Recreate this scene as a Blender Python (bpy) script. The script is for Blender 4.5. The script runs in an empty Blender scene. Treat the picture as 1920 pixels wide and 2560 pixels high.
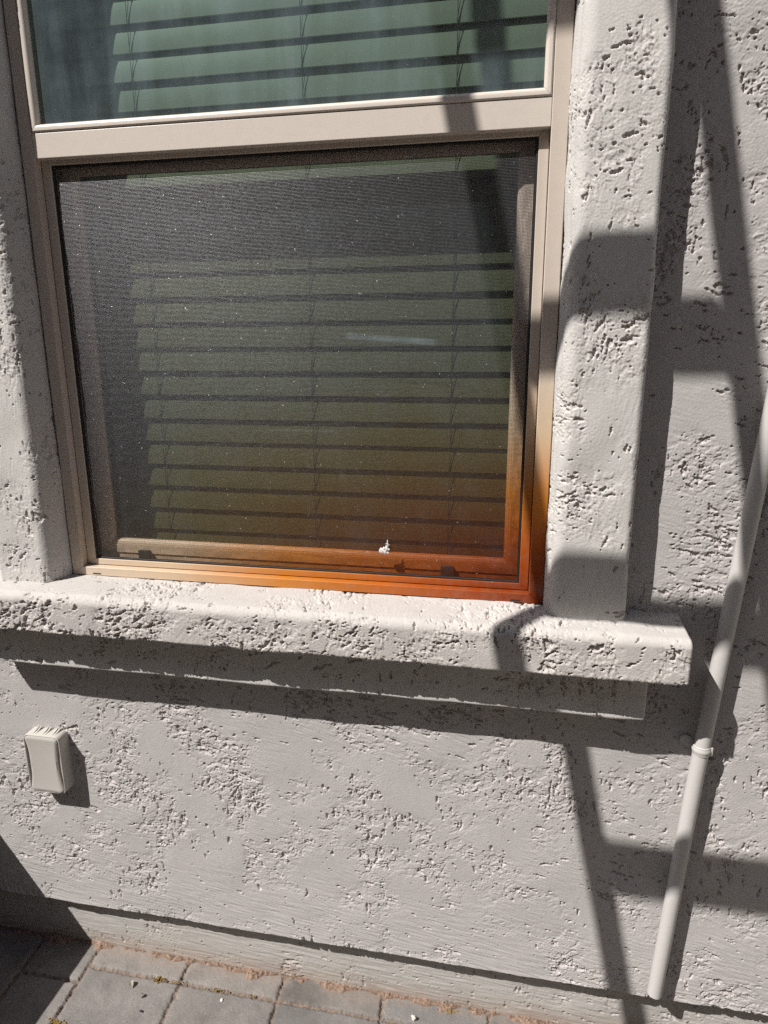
import bpy, bmesh, math, random
import numpy as np
from mathutils import Matrix, Vector

# ------------------------------------------------------------------ camera, sky, sun, exposure
S = bpy.context.scene
COL = S.collection
H = 1.394                                   # height of the lens above the paving

cam_d = bpy.data.cameras.new('camera')
cam = bpy.data.objects.new('camera', cam_d)
COL.objects.link(cam)
cam_d.sensor_fit = 'VERTICAL'
cam_d.sensor_height = 36.0
cam_d.sensor_width = 27.0
cam_d.lens = 24.0
cam_d.clip_start = 0.02
cam_d.clip_end = 2000.0
yaw, pit, rol = (math.radians(v) for v in (11.0988, -14.1696, 0.3596))
cy, sy, cp, sp, cr, sr = math.cos(yaw), math.sin(yaw), math.cos(pit), math.sin(pit), math.cos(rol), math.sin(rol)
Rz = np.array([[cy, -sy, 0], [sy, cy, 0], [0, 0, 1]])
Rx = np.array([[1, 0, 0], [0, cp, -sp], [0, sp, cp]])
Ry = np.array([[cr, 0, sr], [0, 1, 0], [-sr, 0, cr]])
R3 = Rz @ Rx @ Ry
M = Matrix.Identity(4)
for i in range(3):
    M[i][0] = R3[i, 0]
    M[i][1] = R3[i, 2]
    M[i][2] = -R3[i, 1]
M[0][3], M[1][3], M[2][3] = 0.0, -1.146, H
cam.matrix_world = M
S.camera = cam

SUN = (1.10, 1.0, -1.77)                    # the way the sunlight travels
sdir = Vector(SUN).normalized()
elev = math.asin(-sdir.z)
azim = math.atan2(-sdir.x, -sdir.y)         # clockwise from +Y
world = bpy.data.worlds.new("World")
S.world = world
world.use_nodes = True
wn = world.node_tree
bg = wn.nodes['Background']
sky = wn.nodes.new('ShaderNodeTexSky')
sky.sky_type = 'NISHITA'
sky.sun_disc = False
sky.sun_elevation = elev
sky.sun_rotation = azim
sky.air_density = 1.0
sky.dust_density = 1.5
wn.links.new(sky.outputs[0], bg.inputs[0])
bg.inputs[1].default_value = 0.05

sun_d = bpy.data.lights.new('sun', 'SUN')
sun_d.energy = 5.0
sun_d.angle = math.radians(0.32)
sun_d.color = (1.0, 0.958, 0.905)
sun = bpy.data.objects.new('sun', sun_d)
sun.rotation_euler = sdir.to_track_quat('-Z', 'Y').to_euler()
sun.location = (-3, -3, 6)
COL.objects.link(sun)

S.view_settings.view_transform = 'Standard'
S.view_settings.look = 'None'
S.view_settings.gamma = 1.0
S.view_settings.exposure = 0.50
S.view_settings.use_curve_mapping = False
S.render.engine = 'CYCLES'
S.cycles.transparent_max_bounces = 24
S.cycles.max_bounces = 8
S.cycles.diffuse_bounces = 4
S.cycles.use_denoising = False
S.cycles.sample_clamp_indirect = 3.0

# ------------------------------------------------------------------ noise
def fnoise(shape, spacing, lmin, lmax, beta=1.0, seed=0, ang=None, aspect=1.0):
    """band-limited noise, unit variance; spacing (d0, d1) metres, wavelengths in metres"""
    rng = np.random.default_rng(seed)
    n0, n1 = shape
    w = np.fft.rfft2(rng.standard_normal((n0, n1)))
    k0 = np.fft.fftfreq(n0, spacing[0])[:, None]
    k1 = np.fft.rfftfreq(n1, spacing[1])[None, :]
    if ang is not None:
        c, s = math.cos(ang), math.sin(ang)
        ka = k1 * c + k0 * s              # along the stroke
        kb = -k1 * s + k0 * c
        k = np.sqrt((ka * aspect) ** 2 + kb ** 2)
    else:
        k = np.sqrt(k0 ** 2 + k1 ** 2)
    k = np.maximum(k, 1e-9)
    lo, hi = 1.0 / lmax, 1.0 / lmin
    f = np.where(k < lo, (k / lo) ** 2, (k / lo) ** (-beta)) * np.exp(-(k / hi) ** 4)
    h = np.fft.irfft2(w * f, s=(n0, n1))
    h -= h.mean()
    return h / (h.std() + 1e-12)

def sstep(a, b, x):
    t = np.clip((x - a) / (b - a), 0, 1)
    return t * t * (3 - 2 * t)

def stucco(shape, sp, seed, rough=0.0, depth=1.0, pit=1.0, ang=-0.25, bias=None):
    """skip-trowel stucco: smooth trowelled skin broken by rough torn hollows. returns height (m) and hollow mask"""
    B = 0 if bias is None else bias
    und = fnoise(shape, sp, .07, .4, 1.2, seed)
    clus = fnoise(shape, sp, .06, .40, .9, seed + 1)
    sn = fnoise(shape, sp, .10, .5, 1.0, seed + 7)
    sel = sstep(-.4, .4, sn)
    zone = .72 * clus + .12 + rough + .65 * B
    # sharp torn pits, long and thin, lying along the strokes of the trowel
    pa_ = fnoise(shape, sp, .0046, .040, .95, seed + 2, ang, 2.5)
    pb_ = fnoise(shape, sp, .0046, .036, .95, seed + 13, ang + 1.9, 2.2)
    p = pa_ * sel + pb_ * (1 - sel)
    p = p / p.std() * .95 + .26 * fnoise(shape, sp, .0036, .010, .3, seed + 6)
    c = p + .62 * zone - 1.78
    cav = sstep(0, .13, c)
    # fine cracks joining them
    worm = np.abs(fnoise(shape, sp, .0042, .08, 1.25, seed + 4, ang, 1.5))
    wm = sstep(.1, .9, .75 * zone + .35 * p - .35)
    wc = (1 - sstep(.015, .06, worm)) * wm
    # overlapping skins of plaster: one-sided ledges
    lay = fnoise(shape, sp, .0042, .12, 1.30, seed + 11, ang, 1.7)
    lay2 = fnoise(shape, sp, .0042, .09, 1.25, seed + 12, ang + .8, 1.5)
    lm = sstep(-.7, 1.2, zone)
    ledge = (sstep(-.03, .03, lay - .1) * .0009 + sstep(-.03, .03, lay2 - .5) * .0011) * lm
    pin = sstep(2.9, 3.2, fnoise(shape, sp, .0046, .016, .2, seed + 9) + .3 * clus)
    streak = fnoise(shape, sp, .0036, .012, .4, seed + 5, ang, 7.0)
    streak2 = fnoise(shape, sp, .0036, .012, .4, seed + 8, ang - .9, 7.0)
    st = (streak * sel + streak2 * (1 - sel)) * sstep(-1.0, 1.0, sn + .8 * und)
    sand = fnoise(shape, sp, .0026, .0065, .1, seed + 10)
    sandy = sstep(-.9, 1.2, zone + .4 * und)
    h = und * .0005
    h -= cav * (.0034 + np.clip(sand, -1.5, 1.5) * .0003) * depth
    h -= wc * .0021 * depth * (1 - cav)
    h -= pin * .0028 * pit
    h -= ledge * depth * (1 - cav * .4)
    h += (1 - cav) * (st * .00010 + sand * (.00005 + .00011 * sandy))
    return h, np.clip(cav + wc * .6 + .22 * sandy * lm, 0, 1)

# ------------------------------------------------------------------ mesh helpers
def link(o, parent=None):
    COL.objects.link(o)
    if parent is not None:
        o.parent = parent
    return o

def tag(o, label=None, cat=None, group=None, kind=None):
    if label: o['label'] = label
    if cat: o['category'] = cat
    if group: o['group'] = group
    if kind: o['kind'] = kind
    return o

def empty(name, loc, label, cat, group=None):
    o = bpy.data.objects.new(name, None)
    o.location = loc
    COL.objects.link(o)
    o.empty_display_size = .05
    return tag(o, label, cat, group)

def rehome(o, parent):
    """parent an object whose mesh is in world coordinates"""
    o.parent = parent
    o.matrix_parent_inverse = parent.matrix_basis.inverted() if parent.parent is None else Matrix.Identity(4)
    return o

def grid_obj(name, P, mat, keep=None, attrs=None, flip=False, smooth=True, extra=None):
    """P (n,m,3) grid of points -> mesh object"""
    n, m = P.shape[:2]
    idx = np.arange(n * m).reshape(n, m)
    q = np.stack([idx[:-1, :-1], idx[:-1, 1:], idx[1:, 1:], idx[1:, :-1]], -1)
    if keep is not None:
        q = q[keep]
    q = q.reshape(-1, 4)
    if flip:
        q = q[:, ::-1]
    q = np.ascontiguousarray(q)
    V = P.reshape(-1, 3)
    tris = None
    if extra is not None:                    # (verts, tris) fan caps: appended
        ev, et = extra
        V = np.concatenate([V, ev])
        tris = et
    me = bpy.data.meshes.new(name)
    me.vertices.add(len(V))
    me.vertices.foreach_set('co', V.astype(np.float32).ravel())
    nt = 0 if tris is None else len(tris)
    me.loops.add(q.size + 3 * nt)
    lv = q.ravel() if nt == 0 else np.concatenate([q.ravel(), tris.ravel()])
    me.loops.foreach_set('vertex_index', lv.astype(np.int32))
    me.polygons.add(len(q) + nt)
    ls = np.arange(len(q)) * 4
    if nt:
        ls = np.concatenate([ls, q.size + np.arange(nt) * 3])
    me.polygons.foreach_set('loop_start', ls.astype(np.int32))
    me.update(calc_edges=True)
    me.validate()
    if smooth:
        me.polygons.foreach_set('use_smooth', np.ones(len(me.polygons), bool))
    for k, a in (attrs or {}).items():
        a = a.reshape(n * m, -1)
        if a.shape[1] == 1:
            A = me.attributes.new(k, 'FLOAT', 'POINT')
            v = np.zeros(len(V), np.float32); v[:n * m] = a[:, 0]
            A.data.foreach_set('value', v)
        else:
            A = me.attributes.new(k, 'FLOAT_COLOR', 'POINT')
            v = np.ones((len(V), 4), np.float32); v[:n * m, :3] = a
            A.data.foreach_set('color', v.ravel())
    me.materials.append(mat)
    o = bpy.data.objects.new(name, me)
    COL.objects.link(o)
    return o

def bm_obj(name, bm, mat, parent=None, smooth=False, mats=None):
    me = bpy.data.meshes.new(name)
    bm.normal_update()
    bm.to_mesh(me)
    bm.free()
    for mm in (mats or [mat]):
        me.materials.append(mm)
    if smooth:
        me.polygons.foreach_set('use_smooth', np.ones(len(me.polygons), bool))
        try:
            me.set_sharp_from_angle(angle=math.radians(40))
        except Exception:
            pass
    o = bpy.data.objects.new(name, me)
    COL.objects.link(o)
    if parent is not None:
        rehome(o, parent)
    return o

def add_box(bm, x0, x1, y0, y1, z0, z1, bev=0.0, seg=2):
    r = bmesh.ops.create_cube(bm, size=1.0)
    vs = r['verts']
    for v in vs:
        v.co = Vector(((x0 + x1) / 2 + v.co.x * (x1 - x0), (y0 + y1) / 2 + v.co.y * (y1 - y0), (z0 + z1) / 2 + v.co.z * (z1 - z0)))
    if bev > 0:
        es = list({e for v in vs for e in v.link_edges})
        bmesh.ops.bevel(bm, geom=es, offset=bev, segments=seg, affect='EDGES', profile=.5)

def add_tube(bm, pts, r, n=12, caps=True):
    pts = [Vector(p) for p in pts]
    rings = []
    for i, p in enumerate(pts):
        t = (pts[min(i + 1, len(pts) - 1)] - pts[max(i - 1, 0)]).normalized()
        a = Vector((1, 0, 0)) if abs(t.x) < .8 else Vector((0, 1, 0))
        u = t.cross(a).normalized(); v = t.cross(u)
        rr = r[i] if isinstance(r, (list, tuple)) else r
        rings.append([bm.verts.new(p + (u * math.cos(2 * math.pi * k / n) + v * math.sin(2 * math.pi * k / n)) * rr) for k in range(n)])
    for a, b in zip(rings[:-1], rings[1:]):
        for k in range(n):
            bm.faces.new((a[k], a[(k + 1) % n], b[(k + 1) % n], b[k]))
    if caps:
        bm.faces.new(rings[0][::-1]); bm.faces.new(rings[-1])
    return rings

def miter(bm, outer, inner, prof, mi=0, gap=.00035):
    """four mitred bars: outer/inner = (x0,x1,z0,z1) relative to the lens height, prof = [(t, y)] from outer to inner"""
    def corner(i, t):
        x0, x1, z0, z1 = (o + (n - o) * t for o, n in zip(outer, inner))
        return [(x0, z0), (x1, z0), (x1, z1), (x0, z1)][i]
    for i in range(4):
        j = (i + 1) % 4
        gx, gz = [(gap, 0), (0, gap), (-gap, 0), (0, -gap)][i]
        A = [bm.verts.new((corner(i, t)[0] + gx, y, corner(i, t)[1] + H + gz)) for t, y in prof]
        B = [bm.verts.new((corner(j, t)[0] - gx, y, corner(j, t)[1] + H - gz)) for t, y in prof]
        for a0, a1, b0, b1 in zip(A[:-1], A[1:], B[:-1], B[1:]):
            f = bm.faces.new((a0, b0, b1, a1)); f.material_index = mi

# ------------------------------------------------------------------ material helpers
def mat_new(name):
    m = bpy.data.materials.new(name)
    m.use_nodes = True
    nt = m.node_tree
    nt.nodes.clear()
    out = nt.nodes.new('ShaderNodeOutputMaterial')
    return m, nt, out

class N:
    def __init__(s, nt): s.nt = nt
    def __call__(s, t, ins=None, **kw):
        n = s.nt.nodes.new(t)
        for k, v in kw.items(): setattr(n, k, v)
        for k, v in (ins or {}).items():
            if isinstance(v, bpy.types.NodeSocket): s.nt.links.new(v, n.inputs[k])
            else: n.inputs[k].default_value = v
        return n
    def math(s, op, a, b=None, clamp=False):
        n = s.nt.nodes.new('ShaderNodeMath'); n.operation = op; n.use_clamp = clamp
        for i, v in enumerate((a, b)):
            if v is None: continue
            if isinstance(v, bpy.types.NodeSocket): s.nt.links.new(v, n.inputs[i])
            else: n.inputs[i].default_value = v
        return n.outputs[0]
    def mix(s, fac, a, b, blend='MIX'):
        n = s.nt.nodes.new('ShaderNodeMix'); n.data_type = 'RGBA'; n.blend_type = blend
        for i, v in ((0, fac), (6, a), (7, b)):
            if isinstance(v, bpy.types.NodeSocket): s.nt.links.new(v, n.inputs[i])
            else: n.inputs[i].default_value = v if i == 0 else (*v, 1.0)
        return n.outputs[2]
    def ramp(s, fac, stops, interp='LINEAR'):
        n = s.nt.nodes.new('ShaderNodeValToRGB')
        cr_ = n.color_ramp; cr_.interpolation = interp
        while len(cr_.elements) > 1: cr_.elements.remove(cr_.elements[-1])
        for i, (p, c) in enumerate(stops):
            e = cr_.elements[0] if i == 0 else cr_.elements.new(p)
            e.position = p; e.color = (*c, 1.0) if len(c) == 3 else c
        s.nt.links.new(fac, n.inputs[0])
        return n.outputs[0]
    def noise(s, vec, scale, detail=4, rough=.55, dist=0.0):
        n = s('ShaderNodeTexNoise', {'Vector': vec, 'Scale': scale, 'Detail': detail, 'Roughness': rough, 'Distortion': dist})
        return n.outputs[0]

def geo_pos(n):
    return n('ShaderNodeTexCoord').outputs['Object']

def stucco_mat(name, base, warm, seed=0.0, rgh=.78, splash=False):
    m, nt, out = mat_new(name); n = N(nt)
    pos = geo_pos(n)
    off = n('ShaderNodeMapping', {'Vector': pos, 'Location': (seed, seed * .7, 0)}).outputs[0]
    cav = n('ShaderNodeAttribute', attribute_name='hollow').outputs['Fac']
    big = n.noise(off, 3.5, 3)
    fine = n.noise(off, 90, 4, .7)
    c0 = n.mix(n.math('MULTIPLY', cav, .75), base, warm)
    c1 = n.mix(n.math('MULTIPLY', n.math('SUBTRACT', big, .35, True), .55), c0, tuple(v * .86 for v in base))
    c2 = n.mix(.16, c1, n.ramp(fine, [(.3, (.35, .35, .35)), (.7, (1, 1, 1))]), 'MULTIPLY')
    spots = n.ramp(n.noise(off, 55, 2, .5), [(.71, (0, 0, 0)), (.76, (1, 1, 1))])
    c3 = n.mix(n.math('MULTIPLY', spots, .35), c2, tuple(v * .55 for v in warm))
    if splash:                                # soil splashed up from the joint
        sz = n('ShaderNodeSeparateXYZ', {0: pos}).outputs[2]
        up = n.math('SUBTRACT', 1.0, n.math('DIVIDE', sz, .055), True)
        c3 = n.mix(n.math('MULTIPLY', n.math('MULTIPLY', up, n.noise(off, 30, 5, .7)), 1.1, True), c3, (.27, .19, .14))
    b1 = n.noise(off, 330, 4, .75)
    b2 = n.noise(off, 1500, 2, .6)
    hsum = n.math('ADD', n.math('MULTIPLY', b1, .8), n.math('MULTIPLY', b2, .3))
    bump = n('ShaderNodeBump', {'Height': hsum, 'Strength': .8, 'Distance': .0009}).outputs[0]
    p = n('ShaderNodeBsdfPrincipled', {'Base Color': c3, 'Roughness': rgh, 'Normal': bump, 'Specular IOR Level': .3})
    nt.links.new(p.outputs[0], out.inputs[0])
    return m

def stain_fac(n, pos):
    """0 away from the rusty-orange corner of the window .. 1 in the corner (an orange-brown stain on the metal)"""
    sx = n('ShaderNodeSeparateXYZ', {0: pos})
    dx = n.math('SUBTRACT', .050, sx.outputs[0])
    dz = n.math('SUBTRACT', sx.outputs[2], H - .447)
    dx = n.math('MAXIMUM', dx, 0.0); dz = n.math('MAXIMUM', dz, 0.0)
    d = n.math('SQRT', n.math('ADD', n.math('POWER', n.math('MULTIPLY', dx, .55), 2.0), n.math('POWER', n.math('MULTIPLY', dz, 1.35), 2.0)))
    ns = n.noise(pos, 5.0, 3)
    d = n.math('ADD', d, n.math('MULTIPLY', n.math('SUBTRACT', ns, .5), .10))
    return d

STAIN_RAMP = lambda base: [(0.0, (.16, .026, .005)), (.07, (.24, .044, .006)), (.15, (.36, .085, .009)), (.26, (.46, .170, .024)), (.40, tuple(b * .5 + c * .5 for b, c in zip(base, (.54, .36, .17)))), (.56, base)]

def metal_mat(name, base, rgh=.28):
    m, nt, out = mat_new(name); n = N(nt)
    pos = geo_pos(n)
    d = stain_fac(n, pos)
    col = n.ramp(d, STAIN_RAMP(base))
    st = n('ShaderNodeMapping', {'Vector': pos, 'Scale': (60, 60, 60)}).outputs[0]
    dirt = n.noise(st, 1.0, 5, .6)
    col = n.mix(n.math('MULTIPLY', n.math('SUBTRACT', dirt, .42, True), .35), col, tuple(b * .62 for b in base))
    chips = n.ramp(n.noise(pos, 260, 3, .6), [(.70, (0, 0, 0)), (.74, (1, 1, 1))])
    near = n.ramp(d, [(.12, (1, 1, 1)), (.34, (0, 0, 0))])
    col = n.mix(n.math('MULTIPLY', n.math('MULTIPLY', chips, near), .75), col, (.62, .55, .50))
    b = n('ShaderNodeBump', {'Height': n.noise(pos, 350, 3), 'Strength': .12, 'Distance': .0006}).outputs[0]
    p = n('ShaderNodeBsdfPrincipled', {'Base Color': col, 'Roughness': rgh, 'Normal': b, 'Specular IOR Level': .4})
    nt.links.new(p.outputs[0], out.inputs[0])
    return m

def plain_mat(name, col, rgh=.5, noise_s=40.0, amt=.25, bump=.1, spec=.4):
    m, nt, out = mat_new(name); n = N(nt)
    pos = geo_pos(n)
    ns = n.noise(pos, noise_s, 4, .6)
    c = n.mix(n.math('MULTIPLY', ns, amt), col, tuple(v * .55 for v in col))
    b = n('ShaderNodeBump', {'Height': n.noise(pos, noise_s * 6, 3), 'Strength': bump, 'Distance': .001}).outputs[0]
    p = n('ShaderNodeBsdfPrincipled', {'Base Color': c, 'Roughness': rgh, 'Normal': b, 'Specular IOR Level': spec})
    nt.links.new(p.outputs[0], out.inputs[0])
    return m

def glass_mat(name, tint, stain=False, dust_haze=.5):
    m, nt, out = mat_new(name); n = N(nt)
    pos = geo_pos(n)
    tcol = tint
    if stain:
        d = stain_fac(n, pos)
        tcol = n.ramp(d, [(.02, tuple(t * f for t, f in zip(tint, (.75, .22, .08)))), (.20, tuple(t * f for t, f in zip(tint, (.95, .55, .28)))), (.42, tuple(t * f for t, f in zip(tint, (1.0, .9, .72)))), (.62, tint)])
        tr = n('ShaderNodeBsdfTransparent', {'Color': tcol})
    else:
        tr = n('ShaderNodeBsdfTransparent', {'Color': (*tint, 1)})
    gl = n('ShaderNodeBsdfGlossy', {'Color': (.9, .95, 1, 1), 'Roughness': .015})
    g_ = n('ShaderNodeNewGeometry')
    c_ = n.math('ABSOLUTE', n('ShaderNodeVectorMath', {0: g_.outputs['Incoming'], 1: g_.outputs['Normal']}, operation='DOT_PRODUCT').outputs['Value'])
    fr = n.math('ADD', n.math('MULTIPLY', n.math('POWER', n.math('SUBTRACT', 1.0, c_, True), 5.0), .90), .075)
    mx = n('ShaderNodeMixShader', {0: fr, 1: tr.outputs[0], 2: gl.outputs[0]})
    # dust film with rain streaks and specks; bluish base also paints reflected haze
    stretch = n('ShaderNodeMapping', {'Vector': pos, 'Scale': (26, 26, 2.2)}).outputs[0]
    streaks = n.noise(stretch, 1.0, 5, .62)
    blot = n.noise(pos, 9, 4, .6)
    film = n.math('MULTIPLY', n.math('SUBTRACT', n.math('MULTIPLY', streaks, blot), .16, True), .55 * dust_haze)
    film = n.math('ADD', film, .075 * dust_haze)
    specks = n.ramp(n.noise(pos, 300, 2, .5), [(.735, (0, 0, 0)), (.76, (1, 1, 1))])
    film = n.math('ADD', film, n.math('MULTIPLY', specks, .5 * dust_haze), True)
    if stain:                                 # a long pale reflection streak painted across the pane
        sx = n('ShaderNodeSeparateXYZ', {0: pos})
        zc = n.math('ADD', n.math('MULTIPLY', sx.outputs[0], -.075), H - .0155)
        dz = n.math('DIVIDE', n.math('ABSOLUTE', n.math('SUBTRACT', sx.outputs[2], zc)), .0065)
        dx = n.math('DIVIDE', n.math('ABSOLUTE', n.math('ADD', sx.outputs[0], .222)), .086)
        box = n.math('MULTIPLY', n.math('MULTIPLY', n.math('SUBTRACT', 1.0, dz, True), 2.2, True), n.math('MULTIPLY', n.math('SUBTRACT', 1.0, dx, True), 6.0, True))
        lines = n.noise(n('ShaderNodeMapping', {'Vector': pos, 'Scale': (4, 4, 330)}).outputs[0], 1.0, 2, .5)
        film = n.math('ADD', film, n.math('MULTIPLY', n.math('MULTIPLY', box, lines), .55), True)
    df = n('ShaderNodeBsdfDiffuse', {'Color': (.40, .53, .60, 1)})
    mx2 = n('ShaderNodeMixShader', {0: film, 1: mx.outputs[0], 2: df.outputs[0]})
    nt.links.new(mx2.outputs[0], out.inputs[0])
    return m

def mesh_mat(name):
    """woven insect mesh: opaque wires, open holes"""
    m, nt, out = mat_new(name); n = N(nt)
    pos = geo_pos(n)
    warp = n('ShaderNodeVectorMath', {0: n('ShaderNodeTexNoise', {'Vector': pos, 'Scale': 22.0, 'Detail': 2.0}).outputs['Color'], 3: .0024}, operation='SCALE').outputs[0]
    wp = n('ShaderNodeVectorMath', {0: pos, 1: warp}, operation='ADD').outputs[0]
    sx = n('ShaderNodeSeparateXYZ', {0: wp})
    PIT = .0021
    def wire(s, w):
        t = n.math('FRACT', n.math('DIVIDE', s, PIT))
        return n.math('LESS_THAN', t, w)
    wx = wire(sx.outputs[0], .17); wz = wire(sx.outputs[2], .25)
    w = n.math('MAXIMUM', wx, wz)
    def prof(s_, w_, span):
        t = n.math('FRACT', n.math('DIVIDE', s_, PIT))
        return n.math('MULTIPLY', n.math('SUBTRACT', n.math('DIVIDE', t, w_), .5), span)
    # round wires: the normal turns across each wire, with a little random twist per crossing
    cell = n('ShaderNodeMapping', {'Vector': pos, 'Scale': (1 / (PIT * 1.5), 1.0, 1 / PIT)}).outputs[0]
    wn_ = n('ShaderNodeTexWhiteNoise', {'Vector': n('ShaderNodeVectorMath', {0: cell}, operation='FLOOR').outputs[0]}, noise_dimensions='3D')
    sc_ = n('ShaderNodeSeparateXYZ', {0: wn_.outputs['Color']})
    jx = n.math('MULTIPLY', n.math('SUBTRACT', sc_.outputs[0], .5), .05); jz = n.math('MULTIPLY', n.math('SUBTRACT', sc_.outputs[2], .5), .04)
    ax = prof(sx.outputs[0], .17, 2.7); az = prof(sx.outputs[2], .25, 1.0)
    weft = n.math('SUBTRACT', wz, n.math('MULTIPLY', wx, n.math('GREATER_THAN', wn_.outputs['Value'], .5)), True)
    nx_ = n.math('ADD', n.math('MULTIPLY', n.math('SINE', ax), n.math('SUBTRACT', 1.0, weft)), jx)
    nz_ = n.math('ADD', n.math('MULTIPLY', n.math('SINE', az), weft), jz)
    ang_ = n.math('ADD', n.math('MULTIPLY', az, weft), n.math('MULTIPLY', ax, n.math('SUBTRACT', 1.0, weft)))
    ny_ = n.math('MULTIPLY', n.math('COSINE', ang_), -1.0)
    nrm = n('ShaderNodeVectorMath', {0: n('ShaderNodeCombineXYZ', {0: nx_, 1: ny_, 2: nz_}).outputs[0]}, operation='NORMALIZE').outputs[0]
    shiny = n.math('MULTIPLY', n.math('POWER', sc_.outputs[1], 4.0), .04)
    d = stain_fac(n, pos)
    base = n.ramp(d, [(0.0, (.15, .030, .012)), (.16, (.17, .050, .014)), (.34, (.12, .080, .042)), (.55, (.105, .105, .112))])
    col = n.mix(shiny, base, (.62, .62, .66))
    specks = n.ramp(n.noise(pos, 210, 2, .5), [(.745, (0, 0, 0)), (.765, (1, 1, 1))])
    col = n.mix(specks, col, (.8, .78, .72))
    w = n.math('MAXIMUM', w, specks)
    p = n('ShaderNodeBsdfPrincipled', {'Base Color': col, 'Roughness': .42, 'Metallic': .75, 'Specular IOR Level': .8, 'Normal': nrm})
    tr = n('ShaderNodeBsdfTransparent', {'Color': (1, 1, 1, 1)})
    mx = n('ShaderNodeMixShader', {0: w, 1: tr.outputs[0], 2: p.outputs[0]})
    nt.links.new(mx.outputs[0], out.inputs[0])
    return m

M_WALL = stucco_mat('wall_stucco', (.440, .423, .413), (.50, .455, .440), 0.0)
M_TRIM = stucco_mat('trim_stucco', (.53, .515, .495), (.55, .505, .47), 3.1)
M_SILL = stucco_mat('sill_stucco', (.475, .450, .430), (.50, .45, .42), 7.7)
M_FOUND = stucco_mat('foundation_paint', (.41, .395, .375), (.44, .40, .365), 1.9, splash=True)
TAUPE = (.52, .455, .395)
M_FRAME = metal_mat('taupe_aluminium', TAUPE)
M_SASH = metal_mat('sash_aluminium', (.58, .52, .465), .34)
M_LSASH = metal_mat('lower_sash_aluminium', (.48, .40, .335), .45)
M_RUBBER = plain_mat('black_spline', (.012, .012, .013), .6)
M_GLASS_UP = glass_mat('upper_glass', (.36, .435, .40), False, .85)
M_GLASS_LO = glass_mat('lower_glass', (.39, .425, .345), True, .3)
M_MESH = mesh_mat('insect_mesh')
M_SLAT = plain_mat('cream_slat', (.64, .62, .54), .45, 30, .12, .04)
M_CORD = plain_mat('cord_grey', (.16, .16, .14), .8)
M_DARK = plain_mat('room_paint', (.06, .06, .06), .9)
M_PIPE = plain_mat('painted_pipe', (.47, .455, .44), .48, 25, .10, .18)
M_BOX = plain_mat('painted_plastic', (.44, .42, .39), .45, 30, .08, .10)
M_BLACK = plain_mat('black_plastic', (.02, .022, .024), .5)
M_ALU = plain_mat('ladder_aluminium', (.55, .55, .56), .4)

# ------------------------------------------------------------------ paving, ground
def col_mat(name, rgh=.85, scale=300, bump=.9, dist=.0015):
    m, nt, out = mat_new(name); n = N(nt)
    pos = geo_pos(n)
    c = n('ShaderNodeAttribute', attribute_name='tone').outputs['Color']
    sp_ = n.noise(pos, scale * 1.6, 4, .75)
    c = n.mix(.52, c, n.ramp(sp_, [(.30, (.25, .25, .25)), (.72, (1.25, 1.25, 1.25))]), 'MULTIPLY')
    white = n.ramp(n.noise(pos, 330, 1, .5), [(.755, (0, 0, 0)), (.775, (1, 1, 1))])
    c = n.mix(n.math('MULTIPLY', white, .7), c, (.55, .52, .48))
    b = n('ShaderNodeBump', {'Height': n.noise(pos, scale, 5, .75), 'Strength': bump, 'Distance': dist}).outputs[0]
    p = n('ShaderNodeBsdfPrincipled', {'Base Color': c, 'Roughness': rgh, 'Normal': b, 'Specular IOR Level': .25})
    nt.links.new(p.outputs[0], out.inputs[0])
    return m

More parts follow.
